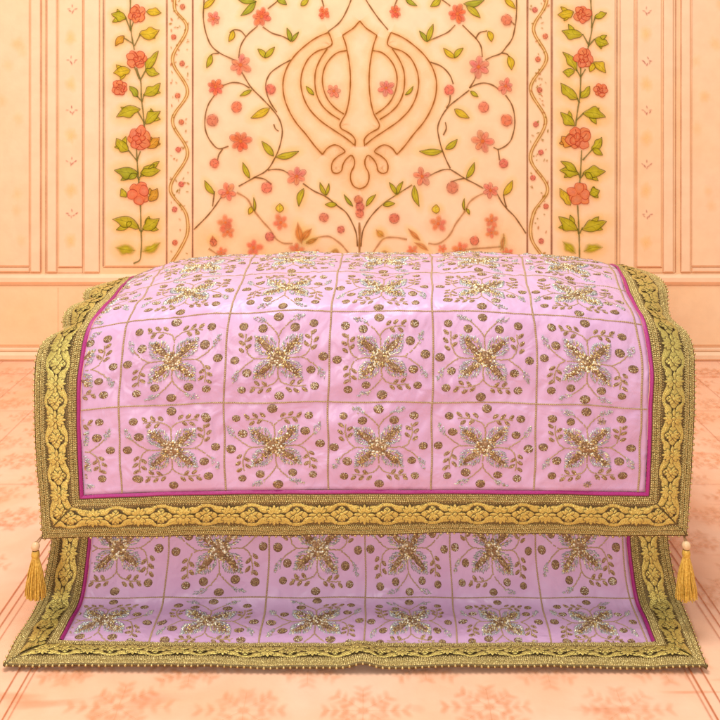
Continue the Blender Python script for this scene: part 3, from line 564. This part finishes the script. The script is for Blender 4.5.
def build_cloth(C, root, ncols, vs, vis_top, seed, full_back):
    # centre panel
    P, q, uv = grid(lambda a, b: C.pink(a, b), np.linspace(C.uL, C.uR, 180), np.linspace(C.v0, C.v1, 170), None, None, None)
    pan = mesh_obj('centre_panel', P, q, M_SATIN, root, uv=uv)
    so = pan.modifiers.new('thickness', 'SOLIDIFY'); so.thickness = .002; so.offset = -1
    fn = lambda a, b, h: C.pink(a, b, h)
    m = .03
    rng = np.random.RandomState(seed)
    for ci in ncols:
        for vi in vs:
            it = motif_items(rng); flip = (ci+vi) % 2; tw = rng.normal(0, .025); sz = 1.06*rng.uniform(.975, 1.02); sh = rng.uniform(-.012, .012, 2); B = Bits(MM); by = {}
            for e in it:
                c = np.array(e[1], float)*sz+rng.normal(0, .0022, 2); r = e[4]+tw; c = np.array([c[0]-c[1]*tw, c[1]+c[0]*tw])+sh
                if rng.rand() < .015: continue
                if flip: c = -c; r = r+math.pi
                c = c+np.array([ci+.5, vi+.5])
                if c[0] < C.uL+.022 or c[0] > C.uR-.022 or c[1] < C.v0+.02 or c[1] > vis_top: continue
                by.setdefault(e[0], []).append((c[0], c[1], e[2], e[3], r, e[5], *(e[6] if len(e) > 6 else (0, 0))))
            for mt, l in by.items():
                A = np.array(l); big = A[:, 2] > .024
                for a, nn in ((A[big], 12), (A[~big], 6)):
                    if len(a): B.add(*domes(a[:, :2], a[:, 2], a[:, 3], a[:, 4], a[:, 5]*.72, .0001, a[:, 6:8]*.8, nn), mt)
            B.build(fn, 'flower_motif', pan)
    g = Bits([M_THREAD, M_BEAD]); c = []; ro = []
    for u in range(int(math.ceil(C.uL+.01)), int(C.uR)+1):
        for v in np.arange(C.v0+.01, vis_top, .021): c.append((u+.004*math.sin(v*9+u), v)); ro.append(math.pi/2+rng.uniform(-.5, .5))
    for v in range(int(math.ceil(C.v0+.05)), int(vis_top)+1):
        for u in np.arange(C.uL+.01, C.uR, .019): c.append((u, v+.006*math.sin(u*7+v))); ro.append(rng.uniform(-.5, .5))
    g.add(*domes(c, .0135, .0105, ro, .0010), M_THREAD); g.build(fn, 'grid_stitching', pan)
    # magenta piping inside the border
    def strip(fnc, along):
        p, q_, _ = grid(fnc, along, np.linspace(0, math.pi, 6), None, None, None); mesh_obj('magenta_piping', p, q_, M_MAG, root)
    for sd in (-1, 1): strip(lambda A, W, sd=sd: C.border(sd, A, -.085+.095*(W/math.pi), .0022*np.sin(W)+.0002), np.linspace(C.v0-.03 if C.B['pipe'] else C.v0, C.v1, 240))
    if C.B['pipe']: strip(lambda A, W: C.border(0, A, -.085+.095*(W/math.pi), .0022*np.sin(W)+.0002), np.linspace(C.B['cl']-3, C.B['cr']+3, 240))
    # brocade border, three mitred strips
    BV = []; BF = []; nb = 0
    brd = Bits([M_GOLD2, M_BEAD]); bea = Bits([M_BEAD]); store = {'bro': [], 'brd': [], 'bea': []}
    for sd in (-1, 0, 1):
        per = 45.0 if sd == 0 else .44; unit = 1.0 if sd == 0 else 1/96.     # one photo pixel along
        ws = np.linspace(0, 1, 15); lo, hi = C.lim(sd, ws); nA = 330
        A = np.stack([np.linspace(l-1.6*unit, h_+(1.6*unit if sd == 0 else 0), nA) for l, h_ in zip(lo, hi)], 1); W = np.tile(ws, (nA, 1)); p = C.border(sd, A, W, 0 if sd == 0 else -.0004)
        idx = np.arange(p.shape[0]*p.shape[1]).reshape(p.shape[:2])+nb; nb += idx.size; BV.append(p.reshape(-1, 3)); BF += np.stack([idx[:-1, :-1], idx[1:, :-1], idx[1:, 1:], idx[:-1, 1:]], -1).reshape(-1, 4).tolist()
        amin, amax = lo.min(), hi.max()
        # braids and edge beads
        cw = .011 if sd == 0 else .011
        for w_, tp in ((.03, 1), (.075, -1), (.12, 1), (.158, -1), (.765, 1), (.80, -1), (.835, 0), (.885, 1), (.92, -1), (.955, 0)):
            l, h_ = C.lim(sd, np.array([w_])); al = np.arange(l[0], h_[0], 2.0*unit); nn_ = len(al); wid = rng.uniform(.9, 1.12, nn_)
            k = domes(np.zeros((nn_, 2)), 1.35*wid, .78, tp*.75+rng.uniform(-.15, .15, nn_), rng.uniform(.0007, .0015, nn_), n=6)
            K = len(k[0])//nn_; co = k[0].reshape(nn_, K, 3)*np.array([unit, 1/41., 1]); co[:, :, 0] += (al+rng.uniform(-.2, .2, nn_)*unit)[:, None]; co[:, :, 1] += w_
            store['brd'].append((sd, co.reshape(-1, 3), k[1], M_GOLD2))
        for w_ in (.20, .725):
            l, h_ = C.lim(sd, np.array([w_])); al = np.arange(l[0], h_[0], 3.0*unit); ct = np.stack([al, np.full(len(al), w_)], 1)
            k = domes(ct, .8*unit, .011, 0, .0009); store['brd'].append((sd, k[0], k[1], M_BEAD))
        l, h_ = C.lim(sd, np.array([1.0])); al = np.arange(l[0]+2*unit, h_[0]-1*unit, 6.6*unit)
        store['bea'].append((sd, al))
        # brocade figures: pointed ovals, quatrefoils and palmettes
        lo2, hi2 = C.lim(sd, np.array([0., 1.]))
        def band(pts, wd):
            p_ = smooth_line(np.array(pts)*100, 12)/100; t_ = np.gradient(p_, axis=0); t_ /= np.hypot(*t_.T)[:, None]; n_ = np.stack([-t_[:, 1], t_[:, 0]], 1)
            n = len(p_); co = np.concatenate([np.c_[p_-n_*wd, np.zeros(n)], np.c_[p_, np.full(n, .0003)], np.c_[p_+n_*wd, np.zeros(n)]])
            fs = [(r*n+i, r*n+i+1, (r+1)*n+i+1, (r+1)*n+i) for r in range(2) for i in range(n-1)]; return co, fs
        def petal(x, y, a, L, wd):
            k = np.linspace(0, 1, 7); pr = np.sin(math.pi*k**1.2)**.8*wd; e = np.array([math.cos(a), math.sin(a)]); n_ = np.array([-e[1], e[0]]); mid = np.array([x, y])+np.outer(k*L, e)
            o = np.concatenate([mid+pr[:, None]*n_, (mid-pr[:, None]*n_)[::-1][1:-1]]); n = len(o)
            co = np.concatenate([np.c_[o, np.zeros(n)], np.c_[mid.mean(0)+(o-mid.mean(0))*.7, np.full(n, .00022)], np.c_[mid.mean(0)[None], [[.00016]]]])
            return co, [(i, (i+1) % n, n+(i+1) % n, n+i) for i in range(n)]+[(n+i, n+(i+1) % n, 2*n) for i in range(n)]
        nper = int((amax-amin)/per)+2
        a0 = (C.B['cl']+C.B['cr'])/2-per*int(((C.B['cl']+C.B['cr'])/2-amin)/per+1) if sd == 0 else C.v0+.02-per
        hb = 21.0                                                                             # band height in pixels
        for i in range(nper+1):
            c0 = a0+i*per; S = []
            for sg in (-1, 1):
                k = np.linspace(0, 1, 11); S.append(band(np.c_[k*45, sg*(1.0+8.7*np.sin(math.pi*k)**1.05)], 1.55))
                for s2 in (-1, 1):
                    S.append(petal(s2*2.2, sg*.9, math.atan2(sg*.86, s2*1.0), 11.6, 3.0)); S.append(petal(s2*5.8, sg*2.0, math.atan2(sg*.56, s2*1.0), 12.6, 2.7)); S.append(petal(s2*12.5, sg*7.2, math.atan2(sg*.35, s2*1.0), 6.5, 1.7))
                    S.append(petal(22.5, 0, math.atan2(sg*.8, s2), 6.2, 1.7))
                S.append(petal(22.5, sg*.4, sg*math.pi/2, 7.2, 3.8)); S.append(petal(22.5, 0, 0 if sg > 0 else math.pi, 11.5, 3.3))
            for sg in (-1, 1):
                for da in (.95, -.95, .5, -.5, 0): S.append(petal(0, sg*.3, sg*math.pi/2+da, 10.0-1.2*abs(da), 1.75))
                S.append(petal(sg*1.5, 0, 0 if sg > 0 else math.pi, 9.5, 1.5))
                for da in (.55, -.55): S.append(petal(22.5, 0, (0 if sg > 0 else math.pi)+da, 7.5, 1.5)); S.append(petal(22.5, 0, sg*math.pi/2+da*.8, 7.0, 1.5))
            S.append(petal(19.9, 0, 0, 5.2, 2.2)); S.append(petal(-2.2, 0, 0, 4.4, 1.9))
            for li, (co, fs) in enumerate(S):
                for dark in (1, 0):
                    c2 = co.copy()
                    if dark:                                          # a thin brown outline woven round each figure
                        c2[:, 2] = 0
                        if len(co) % 3 == 0 and fs[0][1] == 1 and len(fs) == 2*(len(co)//3-1):
                            n = len(co)//3; c2[:n, :2] += (co[:n, :2]-co[n:2*n, :2])*.38; c2[2*n:, :2] += (co[2*n:, :2]-co[n:2*n, :2])*.38
                        else:
                            m_ = co[-1, :2]; d_ = co[:-1, :2]-m_; L_ = np.hypot(*d_.T)[:, None]+1e-6; c2[:-1, :2] = m_+d_*(1+.62/L_)
                    a = c0+c2[:, 0]*unit; wv = .462+c2[:, 1]/hb*.50; l, h_ = C.lim(sd, wv)
                    if (a < l).all() or (a > h_).all(): continue
                    a = np.clip(a, l, h_); store['bro'].append((sd, np.c_[a, wv, c2[:, 2]+.0002+li*.000035+(0 if dark else .00002)], fs, M_BROWN if dark else M_GOLD))
    bo = mesh_obj('brocade_border', np.concatenate(BV), BF, M_BROWN, root)
    so = bo.modifiers.new('thickness', 'SOLIDIFY'); so.thickness = .0025; so.offset = 0
    def emit(name, lst, parent, mats):
        V = []; Fc = []; MI = []; n = 0
        for sd, co, fs, m_ in lst:
            V.append(C.border(sd, co[:, 0], co[:, 1], co[:, 2]+.0013)); Fc += [tuple(i+n for i in f) for f in fs]; MI += [mats.index(m_)]*len(fs); n += len(co)
        return mesh_obj(name, np.concatenate(V), Fc, mats, parent, MI)
    emit('woven_pattern', store['bro'], bo, [M_GOLD, M_BROWN]); emit('braid_trim', store['brd'], bo, [M_GOLD2, M_BEAD])
    # beads along the hem: little spheres
    ctr = np.concatenate([C.border(sd, al, np.full(len(al), 1.02), .0004) for sd, al in store['bea']])
    nl, nm = 5, 8; sp = [(0, 0, 1)]+[(math.sin(math.pi*i/nl)*math.cos(2*math.pi*j/nm), math.sin(math.pi*i/nl)*math.sin(2*math.pi*j/nm), math.cos(math.pi*i/nl)) for i in range(1, nl) for j in range(nm)]+[(0, 0, -1)]
    sf = [(0, 1+j, 1+(j+1) % nm) for j in range(nm)]+[(1+i*nm+j, 1+(i+1)*nm+j, 1+(i+1)*nm+(j+1) % nm, 1+i*nm+(j+1) % nm) for i in range(nl-2) for j in range(nm)]+[(1+(nl-2)*nm+(j+1) % nm, 1+(nl-2)*nm+j, len(sp)-1) for j in range(nm)]
    sp = np.array(sp); V = (ctr[:, None]+sp[None]*rng.uniform(.0011, .0015, len(ctr))[:, None, None]).reshape(-1, 3); K = len(sp)
    mesh_obj('bead_edging', V, [tuple(j+i*K for j in f) for i in range(len(ctr)) for f in sf], M_BEAD, root)
# rows: v, left x,y,depth, centre y,depth, right x,y,depth, dome exponent
TOPROWS = [(0, 84, 495, .850, 489.5, .845, 645, 492, .850, 3.0), (.5, 82, 453, .853, 446, .847, 647, 450, .853, 3.0), (1, 81, 410, .857, 402, .850, 648, 409, .857, 3.0), (1.5, 83, 370, .865, 357, .856, 649, 368, .865, 3.0),
           (2, 91, 329, .885, 311, .870, 642, 325, .885, 3.0), (2.5, 105, 308, .918, 289, .902, 633.5, 306, .918, 3.3), (3, 116, 297, .955, 273, .945, 626, 292, .955, 3.8), (3.5, 124, 286, .998, 262.5, .99, 621.5, 278, .998, 4.2), (4, 130, 280, 1.045, 256.5, 1.035, 617, 269, 1.045, 4.5),
           (4.5, 135, 277, 1.09, 254.5, 1.08, 611, 265, 1.09, 4.5), (5, 142, 279, 1.13, 258, 1.12, 606, 268, 1.13, 4.5), (5.5, 148, 296, 1.155, 280, 1.15, 602, 288, 1.155, 4), (6, 150, 330, 1.165, 318, 1.165, 600, 326, 1.165, 3), (7, 150, 405, 1.17, 398, 1.17, 600, 402, 1.17, 3)]
TL = [(-.47, 43, 537, .853), (0, 40, 495, .855), (.5, 36.5, 455, .858), (1, 35, 411, .864), (1.5, 35.3, 372, .876), (1.68, 37.5, 356, .888), (1.84, 42, 345, .898), (1.98, 50, 338, .908), (2.1, 60, 333.5, .918), (2.18, 64, 330, .928), (2.3, 63.2, 322, .938), (2.42, 65, 314, .946), (2.56, 72, 307, .956), (2.7, 81, 303.5, .968), (2.78, 84.5, 302, .978), (2.88, 84, 296, .988), (2.98, 86.5, 291, .996), (3.15, 95, 287.5, 1.012), (3.6, 110, 284, 1.055), (4, 120, 283, 1.09), (4.5, 126, 284, 1.125), (5, 132, 290, 1.16), (5.5, 136, 310, 1.18), (6, 138, 345, 1.19), (7, 138, 405, 1.195)]
TR = [(-.47, 686, 535, .853), (0, 689.5, 492, .855), (.5, 692, 451, .858), (1, 694, 409, .864), (1.5, 694, 368, .876), (1.8, 692, 346, .892), (2, 686, 333, .905), (2.2, 675, 324, .924), (2.4, 669.5, 317, .94), (2.6, 667.5, 306, .957), (2.8, 667, 295, .975), (3, 665, 286, .997), (3.2, 660, 279.5, 1.02), (3.6, 646, 273, 1.06), (4, 633, 270, 1.095), (4.5, 625, 272, 1.13), (5, 619, 280, 1.16), (5.5, 615, 302, 1.18), (6, 613, 340, 1.19), (7, 613, 402, 1.195)]
GA = [(81+x, x/567.) for x in (0, 38, 143, 247, 351, 455, 561, 567)]
ucut = [(.637, 0), (1, 38/567.), (2, 143/567.), (3, 247/567.), (4, 351/567.), (5, 455/567.), (6, 560/567.), (6.06, 1)]
upper = Cloth(TOPROWS, ucut, TL, TR, dict(xl=84, xr=645, cl=84, cr=645, ol=43, **{'or': 686}, vo=-.47, pipe=True, x=[30, 43, 200, 360, 540, 686, 700], y=[537, 537, 535.5, 533.5, 533.5, 535, 535.2], z=[.853, .852, .850, .848, .850, .852, .853]), 1.0, 0)
up = empty('embroidered_cloth', (0, .86, .10), 'larger upper lilac pink cloth draped over a rounded mound, with two gold corner tassels', 'cloth')
build_cloth(upper, up, range(0, 7), range(0, 5), 5.0, 5, True)
# the padded body the upper cloth lies over, closed down to the floor behind the lower cloth's rise
uu = np.linspace(upper.uL+.10, upper.uR-.10, 40); vv = np.linspace(1.45, 6.9, 44)
U_, V_ = np.meshgrid(uu, vv, indexing='ij'); Pb = upper.pink(U_, V_, np.full_like(U_, -.012), False)
fr = [Pb[:, :1]*0+np.stack([Pb[:, 0, 0], np.full(40, y_), np.full(40, z_)], -1)[:, None] for y_, z_ in ((.915, .003), (.915, .18), (.878, .235))]
bk = np.stack([Pb[:, -1, 0], Pb[:, -1, 1], np.full(40, .003)], -1)[:, None]
Pb = np.concatenate(fr+[Pb, bk], 1); nb_ = Pb.shape[1]; idx = np.arange(40*nb_).reshape(40, nb_)
fb = np.stack([idx[:-1, :-1], idx[1:, :-1], idx[1:, 1:], idx[:-1, 1:]], -1).reshape(-1, 4).tolist()
Vb = Pb.reshape(-1, 3).tolist()
for row, e in ((0, -1), (39, 1)):
    c_ = Pb[row].mean(0); Vb.append(c_.tolist()); k_ = len(Vb)-1
    fb += [(int(idx[row, i]), int(idx[row, (i+1) % nb_]), k_) for i in range(nb_)]
mesh_obj('padded_lining', Vb, fb, M_SATIN, up, smooth=False)
LOWROWS = [(.13, 63, 641, .833, 644, .8300, 652, 643, .833, 4), (.55, 74, 619.5, .868, 620, .8665, 643, 620, .868, 4), (1, 84, 598, .888, 597.5, .887, 634, 598, .888, 4), (1.5, 91, 549, .896, 548, .894, 627, 549, .896, 4), (2.1, 93, 490, .900, 489, .898, 626, 490, .900, 4), (2.6, 94, 440, .904, 439, .902, 625, 440, .904, 4)]
LL = [(-.13, 4.5, 664.5, .8015), (.13, 14, 644, .8325), (.55, 27.5, 623, .8655), (.8, 35, 610, .878), (1, 40, 598, .888), (1.25, 46, 573, .894), (1.5, 51, 549, .898), (2.1, 54, 490, .902), (2.6, 55, 440, .906)]
LR = [(-.13, 706.5, 667, .7985), (.13, 698, 645, .8312), (.55, 689, 622, .867), (.8, 684, 610, .878), (1, 679.5, 598, .888), (1.25, 673, 573, .894), (1.5, 668.5, 549, .898), (2.1, 666, 490, .902), (2.6, 665, 440, .906)]
lcut = [(.2, 0), (1, 80/551.), (2, 183/551.), (3, 282/551.), (4, 369/551.), (5, 457/551.), (6.05, 1)]
lower = Cloth(LOWROWS, lcut, LL, LR, dict(xl=63, xr=652, cl=63, cr=652, ol=4.5, **{'or': 706.5}, vo=-.13, pipe=False, bump=.0042, x=[-5, 4.5, 150, 360, 540, 706.5, 716], y=[664.5, 664.5, 666, 667.5, 666.5, 667, 667], z=[.8015, .8015, .7995, .7975, .799, .7985, .7985]), .7, 21)
lo = empty('embroidered_cloth', (0, .83, 0), 'lower lilac pink gold bordered cloth spread on the floor beneath the bigger tasselled one', 'cloth')
build_cloth(lower, lo, range(0, 6), range(0, 2), 2.05, 9, False)
child_fix(lo)
# ---------------------------------------------------------------- tassels at the upper cloth's front corners
def tassel(anchor, bx, by, skirt, Y, rng):
    t = bpy.data.objects.new('tassel', None); COL.objects.link(t); t.parent = up; t.empty_display_size = .01
    px = Y/F
    def tube(pts, r, m, name, k=6):
        P = np.array(pts); d = np.gradient(P, axis=0); V = []; Fc = []
        for i, (p, q) in enumerate(zip(P, d)):
            q = q/np.linalg.norm(q); a = np.cross(q, [0, 1, .01]); a /= np.linalg.norm(a); b = np.cross(q, a); rr = r if np.isscalar(r) else r[i]
            V += [p+rr*(math.cos(2*math.pi*j/k)*a+math.sin(2*math.pi*j/k)*b) for j in range(k)]
        Fc = [(i*k+j, i*k+(j+1) % k, (i+1)*k+(j+1) % k, (i+1)*k+j) for i in range(len(P)-1) for j in range(k)]
        return V, Fc
    def join(parts, name, m):
        V = []; Fc = []
        for v, f in parts: Fc += [tuple(i+len(V) for i in q) for q in f]; V += list(v)
        return mesh_obj(name, V, Fc, m, t)
    A = unproj(*anchor); Bc = unproj(bx, by, Y); N0 = unproj(bx, by+5.5, Y)
    join([tube([A, A*.6+Bc*.4+np.array([.0008, -.001, 0]), Bc+np.array([.0012, 0, .003])], .0007, M_CORD, 'c'), tube([A+np.array([-.001, 0, 0]), A*.5+Bc*.5+np.array([-.0012, -.001, .001]), Bc+np.array([-.001, 0, .004])], .0006, M_CORD, 'c')], 'cord', M_CORD)
    k = np.linspace(-1, 1, 11); prof = np.sqrt(np.clip(1-k*k, .01, 1))*4.3*px
    join([tube([Bc+np.array([0, 0, -q*4.5*px]) for q in k], prof, M_WOOD, 'b', 14)], 'wooden_bead', M_WOOD)
    # bound neck with turns of thread, then a skirt of strands
    kk = np.linspace(0, 1, 13); join([tube([N0+np.array([0, 0, (1.5-q*7.5)*px]) for q in kk], [(3.1+.9*math.sin(3*q)+.25*math.sin(q*40))*px for q in kk], M_TASS, 'n', 12)], 'thread_neck', M_TASS)
    parts = []; L = skirt
    for i in range(240):
        a = rng.uniform(0, 2*math.pi); r = math.sqrt(rng.rand()); e0 = np.array([math.cos(a), math.sin(a)*.7])*r; ln_ = L*rng.uniform(.9, 1.04); s = []
        sway = rng.uniform(-.8, .8, 2)
        for q in np.linspace(0, 1, 8):
            rad = (2.6+7.6*(1-(1-q)**1.7))*px*r; sx = sway*math.sin(q*5+a)*1.3*px*q
            s.append(N0+np.array([math.cos(a)*rad+sx[0]+(anchor[3] if len(anchor) > 3 else 0), math.sin(a)*rad*.75+sx[1], -4*px-q*ln_*px]))
        parts.append(tube(s, .0005, M_TASS, 's', 4))
    join(parts, 'fringe', M_TASS)
rng = np.random.RandomState(3)
def corner(x, y): return (x, y, .852)
tassel(corner(41.5, 537), 35.5, 546.5, 41, .846, rng)
tassel(corner(684.5, 536), 686.2, 545.5, 43, .846, rng)
child_fix(up)
